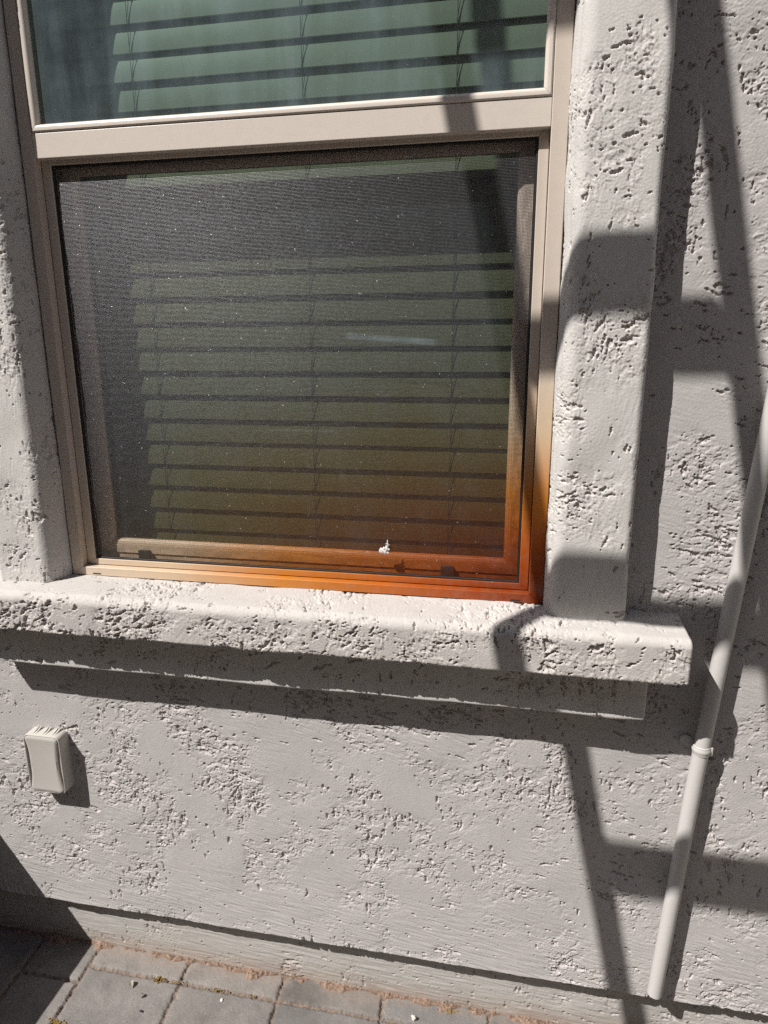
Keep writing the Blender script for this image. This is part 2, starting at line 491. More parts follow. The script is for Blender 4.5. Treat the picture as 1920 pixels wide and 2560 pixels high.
def build_paving():
    d = .0018
    fx = np.arange(-1.60, .75, d); fy = np.arange(-.46, .046, d)
    xs = np.concatenate([np.arange(-4.0, -1.60, .03), fx, np.arange(.76, 4.0, .03)])
    ys = np.concatenate([np.arange(-4.2, -.46, .03), fy])
    X, Y = np.meshgrid(xs, ys)
    sh = X.shape; sp = (d, d)
    Xw = X + .045 * Y
    rects = []
    cols = [-.921 + .2285 * k for k in range(0, 22)]
    for a, b in zip(cols[:-1], cols[1:]):
        rects.append((a, b, -.032, .2))
        y = -.032
        while y > -4.3:
            rects.append((a, b, y - .2285, y)); y -= .2285
    lcols = [-.921, -1.070] + [-1.070 - .2285 * k for k in range(1, 14)]
    for k, (b, a) in enumerate(zip(lcols[:-1], lcols[1:])):
        y = -.072 - (.076 if k % 2 else 0.0)
        rects.append((a, b, y, .3))
        while y > -4.3:
            rects.append((a, b, y - .152, y)); y -= .152
    Zh = np.full(sh, -.007); T = np.zeros(sh + (3,)); T[:] = (.185, .14, .112)
    rng = np.random.default_rng(5)
    sand = fnoise(sh, sp, .004, .05, 1.0, 51)
    blot = fnoise(sh, sp, .02, .3, 1.3, 52)
    edgen = fnoise(sh, sp, .005, .04, .8, 53)
    Zh += sand * .0011
    T *= (1 + .12 * sand[..., None])
    for (x0, x1, y0, y1) in rects:
        ii = np.where((xs > x0 - .25) & (xs < x1 + .25))[0]; jj = np.where((ys > y0 - .01) & (ys < y1 + .01))[0]
        tone = rng.uniform(.84, 1.12); hue = rng.uniform(-.02, .03); dz = rng.uniform(-.0012, .0012); tx, ty = rng.uniform(-.006, .006, 2)
        if len(ii) == 0 or len(jj) == 0: continue
        s = np.ix_(jj, ii)
        xw = Xw[s]; yy = Y[s]
        dist = np.minimum(np.minimum(xw - x0, x1 - xw), np.minimum(yy - y0, y1 - yy)) - .0016 + edgen[s] * .0009
        f = sstep(0, .0036, dist)
        top = dz + tx * (xw - (x0 + x1) / 2) + ty * (yy - (y0 + y1) / 2) - .0013 * (1 - sstep(.002, .008, dist)) + sand[s] * .00018
        Zh[s] = Zh[s] * (1 - f) + top * f
        c = np.array([.202 * (1 + hue), .189, .179 * (1 - hue)]) * tone
        ctone = c * (1 + .09 * blot[s][..., None])
        T[s] = T[s] * (1 - f[..., None]) + ctone * f[..., None]
    # reddish soil washed against the wall
    dusty = sstep(-.006, .011, Y + .004 * blot) * sstep(-1.2, .4, blot + .6)
    T = T * (1 - .45 * dusty[..., None]) + np.array([.26, .21, .18]) * .45 * dusty[..., None]
    far = (X < -1.58) | (X > .73) | (Y < -.45)
    Zh[far] = np.minimum(Zh[far], 0) * .0
    P = np.stack([X, Y, Zh], -1)
    o = grid_obj('pavement', P, col_mat('concrete_paver'), attrs={'tone': np.clip(T, .01, 1)})
    tag(o, 'grey concrete pavers with sandy joints along the wall foot', kind='structure')
    # dirt ridge
    fx = np.arange(-1.60, .62, .002); fy = np.arange(-.022, .036, .0018)
    X, Y = np.meshgrid(fx, fy); sh = X.shape
    a = fnoise(sh, (.0018, .002), .02, .25, 1.0, 61); b = fnoise(sh, (.0018, .002), .004, .02, .4, 62)
    w = sstep(-.008, .008, Y + a * .0045 - .0150)
    Zd = -.006 + w * (.0095 + .0016 * a) + b * .0014 * w - (1 - w) * .006
    T = np.zeros(sh + (3,)); T[:] = (.21, .145, .110); T *= (1 + .22 * b[..., None]) * (1 + .12 * a[..., None])
    o = grid_obj('dirt', np.stack([X, Y, Zd], -1), col_mat('red_soil', .95, 300, .8, .002), attrs={'tone': np.clip(T, .01, 1)})
    tag(o, 'thin strip of reddish soil between pavers and wall', kind='stuff')
    # moss crumbs in the joints
    bm = bmesh.new(); rnd = random.Random(8)
    for cx, cy_, n_, sc in ((-.742, -.033, 26, .0022), (-.690, -.033, 12, .0016), (-.600, -.034, 16, .0018), (-.088, .012, 22, .0026), (-.905, -.166, 26, .0026), (-.52, -.034, 10, .0014)):
        for k in range(n_):
            r = bmesh.ops.create_icosphere(bm, subdivisions=1, radius=sc * rnd.uniform(.5, 1.3))
            o3 = Vector((cx + rnd.gauss(0, .011), cy_ + rnd.gauss(0, .003), rnd.uniform(-.0015, .0015)))
            for v in r['verts']:
                v.co = Vector((v.co.x * rnd.uniform(.8, 1.3), v.co.y, v.co.z * .8)) + o3
    o = bm_obj('moss', bm, plain_mat('dry_moss', (.20, .135, .035), .95, 400, .6, .5))
    tag(o, 'dry yellow brown moss crumbs in the paver joints', kind='stuff')
    # ground to the horizon
    bm = bmesh.new()
    vs = [bm.verts.new(v) for v in ((-600, -900, -.012), (600, -900, -.012), (600, 900, -.012), (-600, 900, -.012))]
    bm.faces.new(vs)
    o = bm_obj('ground', bm, plain_mat('desert_gravel', (.24, .20, .16), .95, 30, .6, .6))
    tag(o, 'tan gravel ground around the house', kind='structure')
build_paving()

# ------------------------------------------------------------------ the house
house = empty('house', (0, 0, 0), 'grey stucco house wall with a beige window, raised trim and thick window ledge', 'house')
ZB = H - 1.2555            # foot of the stucco
def zr(z): return z + H

def build_wall(xa, xb, d, seed, outer):
    """one stretch of the front wall; outer = -1 / +1 runs on to the corner of the house"""
    fx = np.arange(xa, xb + d * .4, d); fx[-1] = xb
    fz = np.arange(ZB, zr(.56), d)
    xs = fx
    if outer < 0: xs = np.concatenate([np.arange(-5.0, xa, .05), fx])
    if outer > 0: xs = np.concatenate([fx, np.arange(xb + .02, 5.0, .05)])
    zs = np.concatenate([fz, np.arange(zr(.58), 5.6, .05)])
    X, Z = np.meshgrid(xs, zs); sh = X.shape
    # rougher and smoother fields as on the wall in the photograph
    def blob(x, z, rx, rz, a): return a * np.exp(-((X - x) / rx) ** 2 - ((Z - zr(z)) / rz) ** 2)
    bias = (blob(-.72, -1.03, .10, .09, .75) + blob(-1.02, -.99, .16, .10, .65) + blob(-.45, -.93, .22, .07, .55) + blob(-.1, -.92, .25, .10, .35)
            + blob(.38, .0, .10, .10, .60) + blob(.42, .35, .10, .2, .45) + blob(-.98, -.83, .10, .12, .45) + blob(.35, -.40, .10, .05, .25)
            - blob(-.55, -1.16, .45, .09, .9) - blob(-.05, -1.18, .4, .09, .7) - blob(.26, -.12, .06, .2, .5) - blob(-.55, -.76, .12, .06, .3) + blob(.38, -.85, .12, .15, .2))
    h, cav = stucco(sh, (d, d), seed, rough=.0, bias=bias)
    foot = sstep(.22, .05, Z - ZB)
    h = h + foot * fnoise(sh, (d, d), .0032, .02, .5, seed + 30, -.12, 12.0) * .00016
    far = (Z > zr(.55)) | (X < xa) | (X > xb)
    edge = np.minimum(np.minimum(X - xa, xb - X) / .004, 1)
    h = h * np.clip(edge, 0, 1)
    h[far] = 0; cav[far] = 0
    # hand-cut drip edge
    lip = sstep(.010, .0, Z - ZB)
    Zj = Z.copy()
    Zj[0] += fnoise((1, len(xs)), (d, d), .01, .2, 1.0, 44)[0] * .0007
    h = h + lip * .0006
    P = np.stack([X, -h, Zj], -1)
    under = np.stack([xs, np.full(len(xs), .034), P[0, :, 2]], -1)[None]
    P = np.concatenate([under, P]); cav = np.concatenate([cav[:1], cav])
    xm = (xs[:-1] + xs[1:]) / 2; zm = np.concatenate([[0], (zs[:-1] + zs[1:]) / 2])
    hole = ((xm > -.875) & (xm < .080))[None] & ((zm > zr(-.475)) & (zm < zr(1.11)))[:, None]
    o = grid_obj('wall', P, M_WALL, keep=~hole, attrs={'hollow': cav})
    return rehome(o, house)
build_wall(-1.20, .560, .00130, 11, 0)
build_wall(-2.10, -1.20, .0026, 311, -1)
build_wall(.560, 1.40, .0026, 411, 1)

def build_foundation():
    d = .00185
    fx = np.arange(-1.35, .66, d); zs = np.arange(-.03, ZB + .008, d)
    xs = np.concatenate([np.arange(-5.0, -1.35, .05), fx, np.arange(.67, 5.0, .05)])
    X, Z = np.meshgrid(xs, zs); sh = X.shape
    def blob(x, z, rx, rz, a): return a * np.exp(-((X - x) / rx) ** 2 - ((Z - z) / rz) ** 2)
    h, cav = stucco(sh, (d, d), 71, rough=-.55, depth=.8, ang=-.05, bias=blob(-.80, .085, .10, .03, 1.1))
    h = h + fnoise(sh, (d, d), .0037, .02, .5, 75, -.04, 16.0) * .00022
    o = grid_obj('foundation', np.stack([X, .027 - h, Z], -1), M_FOUND, attrs={'hollow': cav})
    return rehome(o, house)
build_foundation()

# ---- swept stucco mouldings
def arc(cx, cy_, r, a0, a1, n=10):
    return [(cx + r * math.cos(a0 + (a1 - a0) * k / n), cy_ + r * math.sin(a0 + (a1 - a0) * k / n)) for k in range(n + 1)]

def resample(pts, d):
    pts = np.array(pts, float)
    seg = np.linalg.norm(np.diff(pts, axis=0), axis=1)
    s = np.concatenate([[0], np.cumsum(seg)])
    n = max(4, int(round(s[-1] / d)))
    t = np.linspace(0, s[-1], n + 1)
    return np.stack([np.interp(t, s, pts[:, 0]), np.interp(t, s, pts[:, 1])], -1), t

def sweep(name, prof, l0, l1, to3d, mat, seed, d=.0013, rough=0., depth=1., ang=0.1, cap0=False, cap1=False, rcap=.010, fbias=None, flip=False, shift=None, fall=.006, wob=.0006, pit=1.0):
    q, t = resample(prof, d)
    ls = np.arange(l0, l1 + d * .5, d)
    tan = np.gradient(q, axis=0); tan /= np.linalg.norm(tan, axis=1)[:, None] + 1e-12
    nor = np.stack([tan[:, 1], -tan[:, 0]], -1)          # left-to-right travel: outward on the right-hand side
    L, T = np.meshgrid(ls, t, indexing='ij')
    bias = fbias(L, T) if fbias else None
    h, cav = stucco(L.shape, (d, d), seed, rough, depth, pit, ang, bias)
    h = h + fnoise(L.shape, (d, d), .05, .4, 1.3, seed + 20) * wob
    ends = np.minimum(1, np.minimum(T, t[-1] - T) / fall)
    h = h * ends
    A = q[None, :, 0] + h * nor[None, :, 0]; B = q[None, :, 1] + h * nor[None, :, 1]
    if shift is not None:
        A = A + shift(L)
    LL = L.copy()
    rows = [(A, B, LL)]
    cen = q.mean(0)
    extra = None
    def rings(at, sgn):
        ra, rb, rl = [], [], []
        a0 = A[-1] if sgn > 0 else A[0]; b0 = B[-1] if sgn > 0 else B[0]
        for k in range(1, 7):
            th = k / 6 * math.pi / 2
            ins = rcap * (1 - math.cos(th)); ad = rcap * math.sin(th)
            ra.append(a0 - nor[:, 0] * ins); rb.append(b0 - nor[:, 1] * ins); rl.append(np.full(len(a0), at + sgn * ad))
        for f in (.8, .6, .4, .2, .02):                    # end face
            ea = cen[0] + (ra[5] - cen[0]) * f; eb = cen[1] + (rb[5] - cen[1]) * f
            ra.append(ea); rb.append(eb); rl.append(np.full(len(a0), at + sgn * rcap))
        return np.array(ra), np.array(rb), np.array(rl)
    if cap1:
        r = rings(ls[-1], 1); A = np.concatenate([A, r[0]]); B = np.concatenate([B, r[1]]); LL = np.concatenate([LL, r[2]]); cav = np.concatenate([cav, np.zeros_like(r[0])])
    if cap0:
        r = rings(ls[0], -1); A = np.concatenate([r[0][::-1], A]); B = np.concatenate([r[1][::-1], B]); LL = np.concatenate([r[2][::-1], LL]); cav = np.concatenate([np.zeros_like(r[0]), cav])
    P = to3d(A, B, LL)
    o = grid_obj(name, P, mat, attrs={'hollow': cav}, flip=flip)
    return rehome(o, house)

V3 = lambda A, B, L: np.stack([A, B, L], -1)              # profile in x,y ; length along z
H3 = lambda A, B, L: np.stack([L, A, B], -1)              # profile in y,z ; length along x

YF = -.050
# right jamb trim: inner face against the frame (x .0562) round to the outer face (x .187)
pr_ = [(.0566, .02), (.0566, -.006)] + [(.0600, -.022)] + arc(.0860, YF + .022, .022, math.pi * 1.02, math.pi * 1.5, 10) + arc(.1870 - .011, YF + .011, .011, -math.pi / 2, 0, 8) + [(.1865, .006)]
tilt = lambda L: (zr(-.03) - L) * .0095
def trim_bias(L, T):
    mid = sstep(.055, .09, T) * (1 - sstep(.15, .175, T))
    return -.75 + mid * .85
sweep('window_trim', pr_, zr(-.475), zr(1.10), V3, M_TRIM, 101, rough=.10, depth=1.0, ang=1.35, fbias=trim_bias, flip=True, shift=lambda L: np.clip(tilt(L), -.006, .006) * 0 + 0)
# left jamb trim
pl = [(-.985, .006)] + [(-.985, YF + .009)] + arc(-.985 + .009, YF + .009, .009, math.pi, math.pi * 1.5, 8) + arc(-.8905, YF + .024, .024, -math.pi / 2, -math.pi * .06, 10) + [(-.8600, -.010), (-.8572, .02)]
def trim_bias_l(L, T):
    return -.9 + sstep(.06, .09, T) * (1 - sstep(.150, .165, T)) * .95
sweep('window_trim', pl, zr(-.475), zr(1.10), V3, M_TRIM, 131, rough=.12, ang=1.5, fbias=trim_bias_l, flip=True)
# head trim above the window
ph = [(.006, zr(1.09)), (YF, zr(1.09)), (YF, zr(1.21)), (.006, zr(1.21))]
sweep('window_trim', ph[::-1], -1.02, .22, H3, M_TRIM, 151, d=.004, cap0=True, cap1=True, rcap=.006)
# the ledge under the window
SY = -.1075
ps = [(.016, zr(-.4485)), (-.070, zr(-.4512))] + arc(SY + .017, zr(-.4520) - .017, .017, math.pi / 2, math.pi, 12) + arc(SY + .006, zr(-.5300) + .006, .006, math.pi, math.pi * 1.5, 6) + [(.006, zr(-.5275))]
def sill_bias(L, T):
    top = 1 - sstep(.10, .118, T)
    edge = sstep(.085, .098, T) * (1 - sstep(.106, .118, T))
    front = sstep(.128, .145, T) * (1 - sstep(.190, .205, T))
    x = L
    grad = np.interp(x, [-1.1, -.75, -.3, -.1, .05, .28], [.75, .55, .45, .25, .0, .0])
    return top * (-.75) + edge * (-.4) + front * (grad + .45) + (1 - sstep(.205, .19, T)) * 0 - sstep(.195, .21, T) * .7
sweep('window_sill', ps, -1.10, .275, H3, M_SILL, 171, rough=.25, depth=1.55, ang=.15, cap0=True, cap1=True, rcap=.005, fbias=sill_bias, flip=False, wob=.0006)
# the moulding under the ledge
AY = -.054
pa = [(AY, zr(-.520))] + arc(AY + .0045, zr(-.626) + .0045, .0045, math.pi, math.pi * 1.5, 5) + [(.006, zr(-.624))]
def apron_bias(L, T):
    return -.1 - sstep(.075, .09, T) * 2.0
sweep('sill_moulding', pa, -1.045, .226, H3, M_TRIM, 191, rough=.1, depth=1.0, ang=.1, cap0=True, cap1=True, rcap=.004, fbias=apron_bias, wob=.0005)

# closed dark room behind the window, roof and back of the house
bm = bmesh.new()
x0, x1, y0, y1, z0, z1 = -2.2, 1.6, .30, 3.0, .02, 2.9
vv = [bm.verts.new(p) for p in ((x0, .06, z0), (x1, .06, z0), (x1, y1, z0), (x0, y1, z0), (x0, .06, z1), (x1, .06, z1), (x1, y1, z1), (x0, y1, z1))]
for f in ((0, 1, 2, 3), (4, 7, 6, 5), (1, 5, 6, 2), (2, 6, 7, 3), (3, 7, 4, 0)):
    bm.faces.new([vv[i] for i in f])
bm_obj('room', bm, M_DARK, house)
for b_ in ((-4.95, 4.95, 4.8, 5.0), (-4.95, -4.80, .04, 4.795), (4.80, 4.95, .04, 4.795)):
    bm = bmesh.new(); add_box(bm, *b_, -.05, 5.55)
    bm_obj('side_wall', bm, M_FOUND, house)
bm = bmesh.new(); add_box(bm, -5.0, 5.0, -.222, 5.05, 5.605, 5.72, .01)
bm_obj('roof', bm, plain_mat('roof_sheet', (.25, .20, .17), .8), house)

# ------------------------------------------------------------------ the window (part of the house)
bm = bmesh.new()
WO = (-.8562, .0560, -.4488, 1.09); WI = (-.8328, .0310, -.4318, 1.068)
miter(bm, WO, WI, [(0, .045), (0, .0012), (.05, 0.0), (.95, 0.0), (1.0, .0010), (1.0, .058)])
miter(bm, WO, WI, [(.999, .058), (-.3, .058)])
window = bm_obj('window', bm, M_FRAME, house)
def wpart(name, bm, mat, smooth=False):
    o = bm_obj(name, bm, mat, None, smooth)
    o.parent = window
    return o
# upper sash bead
bm = bmesh.new()
BO = (-.8324, .0306, .3442, 1.0675); BI = (-.8190, .0178, .3580, 1.054)
miter(bm, BO, BI, [(0, .012), (0, .0022), (.06, .0008), (.22, -.0018), (.55, -.0020), (.82, .0002), (1.0, .0050), (1.0, .0125)])
wpart('sash_bead', bm, M_SASH, True)
# meeting rail
bm = bmesh.new(); add_box(bm, -.8323, .0305, .0004, .040, zr(.3045), zr(.3437), .0009, 2)
wpart('meeting_rail', bm, M_SASH)
# lower sash behind the insect screen
bm = bmesh.new()
LO = (-.8340, .0315, -.4350, .335); LI = (-.7850, -.0150, -.3840, .2840)
miter(bm, LO, LI, [(0, .056), (0, .0405), (.18, .0400), (.19, .0425), (.46, .0425), (.47, .0400), (.56, .0400), (.78, .0405), (.95, .0440), (1.0, .0480), (1.0, .0575)])
wpart('lower_sash', bm, M_LSASH, True)
for (a, b) in ((-.7182, -.4135), (-.1155, -.4115)):
    bm = bmesh.new(); add_box(bm, a - .0115, a + .0115, .0320, .0399, zr(b) - .0105, zr(b) + .0105, .0008)
    wpart('weep_cover', bm, M_BLACK)
for a, w_ in ((-.8035, .0085), (.0085, .0085)):
    bm = bmesh.new(); add_box(bm, a - w_, a + w_, -.0006, .002, zr(-.4455), zr(-.4435))
    wpart('weep_slot', bm, M_BLACK)
# glass
def pane(x0, x1, z0, z1, y, mat):
    bm = bmesh.new()
    vs = [bm.verts.new(p) for p in ((x0, y, zr(z0)), (x1, y, zr(z0)), (x1, y, zr(z1)), (x0, y, zr(z1)))]
    bm.faces.new(vs)
    wpart('glass_pane', bm, mat)
pane(-.8215, .0200, .3555, 1.056, .0102, M_GLASS_UP)
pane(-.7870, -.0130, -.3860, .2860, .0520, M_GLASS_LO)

# ------------------------------------------------------------------ insect screen
scr = empty('insect_screen', (-.40, .02, zr(-.43)), 'framed insect screen over the lower window half, orange stained at one corner', 'window screen')
bm = bmesh.new()
SO = (-.8318, .0300, -.4306, .318); SI = (-.8140, .0142, -.4190, .2965)
miter(bm, SO, SI, [(0, .030), (0, .0166), (.06, .0158), (.94, .0158), (1.0, .0168), (1.0, .030)])
# butt seams near the corners
bm_obj('frame', bm, M_FRAME, scr)
bm = bmesh.new()
S2 = (SI[0] + .0036, SI[1] - .0036, SI[2] + .0034, SI[3] - .0034)
miter(bm, (SI[0] - .0002, SI[1] + .0002, SI[2] - .0002, SI[3] + .0002), S2, [(0, .0190), (.2, .0182), (.8, .0182), (1.0, .0192), (1.0, .024)])
bm_obj('spline', bm, M_RUBBER, scr)
bm = bmesh.new()
nx, nz = 60, 50
gv = []
rngm = random.Random(4)
for j in range(nz + 1):
    row = []
    for i in range(nx + 1):
        u, v = i / nx, j / nz
        x = S2[0] - .001 + (S2[1] - S2[0] + .002) * u; z = S2[2] - .001 + (S2[3] - S2[2] + .002) * v
        e = min(u, 1 - u, v, 1 - v)
        y = .0204 + .0016 * math.sin(u * 3.1) * math.sin(v * 3.1) + .0006 * math.sin(u * 17 + 3 * v) * min(1, e * 8)
        row.append(bm.verts.new((x, y, zr(z))))
    gv.append(row)
for j in range(nz):
    for i in range(nx):
        bm.faces.new((gv[j][i], gv[j][i + 1], gv[j + 1][i + 1], gv[j + 1][i]))
bm_obj('mesh_cloth', bm, M_MESH, scr, True)

# white fluff caught in the mesh
def feather():
    bm = bmesh.new(); rnd = random.Random(3)
    def lump(x, z, r, sx=1, sz=1, n=1):
        rr = bmesh.ops.create_icosphere(bm, subdivisions=2, radius=r)
        for v in rr['verts']:
            k = 1 + rnd.uniform(-.28, .28)
            v.co = Vector((-.2277 + x + v.co.x * sx * k, .0182 + v.co.y * .45 * k, zr(-.3665) + z + v.co.z * sz * k))
    lump(-.0045, -.005, .0048, 1.15, .9); lump(-.0078, -.0065, .003); lump(.0015, -.0065, .0040); lump(.0042, -.001, .0034, .9, 1.4)
    lump(.0050, .005, .0024, .8, 1.9); lump(.0052, .0115, .0013, .7, 2.6); lump(.0075, -.003, .0022); lump(.0052, -.009, .0020); lump(-.001, -.001, .0028)
    for k in range(70):
        a = rnd.uniform(0, 2 * math.pi); c = rnd.choice([(-.0045, -.005, .005), (.0015, -.0065, .004), (.0042, -.001, .0035), (.005, .006, .0022)])
        p = Vector((-.2277 + c[0] + math.cos(a) * c[2] * .7, .0172 + rnd.uniform(-.001, .0005), zr(-.3665) + c[1] + math.sin(a) * c[2] * .8))
        q = p + Vector((math.cos(a) * rnd.uniform(.001, .0032), -.0006, math.sin(a) * rnd.uniform(.001, .0032)))
        add_tube(bm, [p, (p + q) / 2 + Vector((0, -.0003, .0002)), q], [.00028, .0002, .00008], 4)
    o = bm_obj('fluff', bm, plain_mat('white_fluff', (.74, .73, .72), .9, 500, .35, .4), None, True)
    tag(o, 'small tuft of white fluff stuck on the insect screen above its bottom edge', 'fluff')
feather()

# ------------------------------------------------------------------ blind behind the glass
blind = empty('window_blind', (-.40, .10, zr(-.47)), 'cream slatted blind hanging closed behind the window glass', 'blind')
def slat_mesh():
    bm = bmesh.new()
    w, th, xa, xb = .0508, .0026, -.838, .038
    ta = math.radians(78)
    rows = []
    n = 8
    for face in (0, 1):
        for k in range(n + 1):
            s = (k / n - .5) * w
            crown = .0016 * (1 - (2 * k / n - 1) ** 2)
            off = crown + (th / 2 if face == 0 else -th / 2)
            # s runs from the outer lower edge (-) to the inner upper edge (+); off is outward
            y = s * math.cos(ta) - off * math.sin(ta)
            z = s * math.sin(ta) + off * math.cos(ta)
            rows.append([bm.verts.new((x, y, z)) for x in (xa, xb)])
    def q(a, b): bm.faces.new((a[0], a[1], b[1], b[0]))
    for k in range(n):
        q(rows[k], rows[k + 1]); q(rows[n + 2 + k], rows[n + 1 + k])
    q(rows[n + 1], rows[0]); q(rows[n], rows[2 * n + 1])
    bm.faces.new([r[0] for r in rows[:n + 1]] + [r[0] for r in rows[n + 1:][::-1]])
    bm.faces.new([r[1] for r in rows[:n + 1]][::-1] + [r[1] for r in rows[n + 1:]])
    bmesh.ops.recalc_face_normals(bm, faces=bm.faces)
    return bm
sl0 = bm_obj('slat', slat_mesh(), M_SLAT, None, True)
rnd = random.Random(21)
PITCH = .0452
zs_ = [.4405 + .025 + PITCH * k for k in range(-20, 15)]
for i, z in enumerate(zs_):
    s = sl0 if i == 0 else sl0.copy()
    if i: COL.objects.link(s)
    s.parent = blind
    s.location = (.40, -.002 + rnd.uniform(-.0006, .0006), z + .47)
    s.rotation_euler = (rnd.uniform(-.03, .03), rnd.uniform(-.0012, .0012), 0)
for x in (-.689, -.379, -.1205):
    bm = bmesh.new()
    add_tube(bm, [(x, .0895, zr(zs_[0]) - .03), (x + .003, .0895, zr(.1)), (x, .0895, zr(zs_[-1]) + .03)], .0006, 5)
    for k, z in enumerate(zs_):
        add_tube(bm, [(x + .007, .0935, zr(z) + .018), (x + .0005, .0900, zr(z) - .0235)], .0005, 5)
    o = bm_obj('ladder_cord', bm, M_CORD, blind)

# ------------------------------------------------------------------ conduit down the wall
pipe = empty('conduit_pipe', (.304, -.019, .172), 'painted grey conduit pipe running down the wall beside the window, cut off near the ground', 'pipe')
px = lambda z: .3039 + (z + 1.2222) * (.3318 - .3039) / (1.2222 - .7268) if z < -.7268 else .3318 + (z + .7268) * (.3652 - .3318) / (.7268 - .2654)
bm = bmesh.new()
zz = [-1.2235, -1.15, -1.0, -.85, -.7268, -.6, -.45, -.2654, 0, .4, .9, 1.5]
add_tube(bm, [(px(z), -.0192, zr(z)) for z in zz], .01335, 32, caps=False)
bot = [v for v in bm.verts if v.co.z < zr(-1.2)]
add_tube(bm, [(px(z), -.0192, zr(z)) for z in (-1.2235, -1.19)], .0112, 32, caps=False)
# cut rim
bm.verts.ensure_lookup_table()
o_ = sorted([v for v in bm.verts if v.co.z < zr(-1.2)], key=lambda v: v.index)
outer, inner = o_[:32], o_[32:64]
for k in range(32):
    try: bm.faces.new((outer[k], inner[k], inner[(k + 1) % 32], outer[(k + 1) % 32]))
    except ValueError: pass
bm_obj('pipe', bm, M_PIPE, pipe, True)
def strap():
    z = -.688; cx = px(z); yc = -.0192
    bm = bmesh.new()
    prof = [(-.0085, .0), (-.0075, .0010), (-.004, .0010), (-.0022, .0021), (.0022, .0021), (.004, .0010), (.0075, .0010), (.0085, .0)]
    ang = [math.radians(a) for a in range(-25, 206, 11)]
    rings = []
    for a in ang:
        r0 = .01365
        dx, dy = math.cos(a), -math.sin(a)
        rings.append([bm.verts.new((cx + dx * (r0 + o), yc + dy * (r0 + o), zr(z) + s - .055 * dx * r0 * 8 * 0)) for s, o in prof])
    inner_ = []
    for a in ang:
        dx, dy = math.cos(a), -math.sin(a)
        inner_.append([bm.verts.new((cx + dx * .0134, yc + dy * .0134, zr(z) + s)) for s, o in (prof[0], prof[-1])])
    for i in range(len(ang) - 1):
        for k in range(len(prof) - 1):
            bm.faces.new((rings[i][k], rings[i + 1][k], rings[i + 1][k + 1], rings[i][k + 1]))
        bm.faces.new((rings[i][0], inner_[i][0], inner_[i + 1][0], rings[i + 1][0]))
        bm.faces.new((rings[i][-1], rings[i + 1][-1], inner_[i + 1][1], inner_[i][1]))
    # lip on the free side
    add_box(bm, cx + .0110, cx + .0168, yc - .0075, yc - .0050, zr(z) - .0080, zr(z) + .0080, .0009)
    # fixing tab lying on the wall, rounded end
    n = 18
    for y_a, y_b in ((-.0052, -.0022),):
        outl = [(cx - .012, -.0082), (cx - .012, .0100)]
        tx, tz, tr = cx - .0245, .0066, .0085
        outl += [(tx + tr * math.cos(math.radians(a)), tz + tr * math.sin(math.radians(a))) for a in range(75, 256, 12)]
        f = [bm.verts.new((x, y_a, zr(z) + s)) for x, s in outl]; g = [bm.verts.new((x, y_b, zr(z) + s)) for x, s in outl]
        bm.faces.new(f); bm.faces.new(g[::-1])
        for k in range(len(f)):
            bm.faces.new((f[k], g[k], g[(k + 1) % len(f)], f[(k + 1) % len(f)]))
    bmesh.ops.recalc_face_normals(bm, faces=bm.faces)
    st = bm_obj('strap', bm, M_PIPE, pipe, True)
    bm = bmesh.new()
    tx, tz = cx - .0245, z + .0066
    add_tube(bm, [(tx, -.0050, zr(tz)), (tx, -.0078, zr(tz)), (tx, -.0086, zr(tz))], [.0046, .0046, .0032], 14)
    sc = bm_obj('screw', bm, plain_mat('old_screw', (.20, .17, .15), .5), None, True)
    sc.parent = st; sc.matrix_parent_inverse = pipe.matrix_basis.inverted()
strap()

# ------------------------------------------------------------------ utility box on the wall
BX = empty('utility_box', (-.958, 0, zr(-.873)), 'small grey plastic utility box fixed to the stucco below the window', 'utility box')
def rrect(w, h, r, n=6):
    pts = []
    for cx, cz, a0 in ((w / 2 - r, h / 2 - r, 0), (-w / 2 + r, h / 2 - r, 90), (-w / 2 + r, -h / 2 + r, 180), (w / 2 - r, -h / 2 + r, 270)):
        for k in range(n + 1):
            a = math.radians(a0 + 90 * k / n)
            pts.append((cx + r * math.cos(a), cz + r * math.sin(a)))
    return pts
def loft(bm, loops, cap0=False, cap1=True):
    rs = [[bm.verts.new(p) for p in lp] for lp in loops]
    for a, b in zip(rs[:-1], rs[1:]):
        for k in range(len(a)):
            bm.faces.new((a[k], a[(k + 1) % len(a)], b[(k + 1) % len(b)], b[k]))
    if cap1: bm.faces.new(rs[-1])
    if cap0: bm.faces.new(rs[0][::-1])
cxb, czb = -.960, zr(-.8735)
BW, BH = .0855, .137
bm = bmesh.new()
lp = []
for s, y in ((1.0, .003), (1.0, -.012), (.995, -.0285), (.985, -.0300), (.955, -.0302), (.945, -.0285), (.945, -.0262)):
    k = BW * (1 - s) if s < .99 else 0
    lp.append([(cxb + x, y, czb + z) for x, z in rrect(BW - (BW * (1 - s)), BH - (BW * (1 - s)), .0115)])
loft(bm, lp, True, True)
bmesh.ops.recalc_face_normals(bm, faces=bm.faces)
bm_obj('body', bm, M_BOX, BX, True)
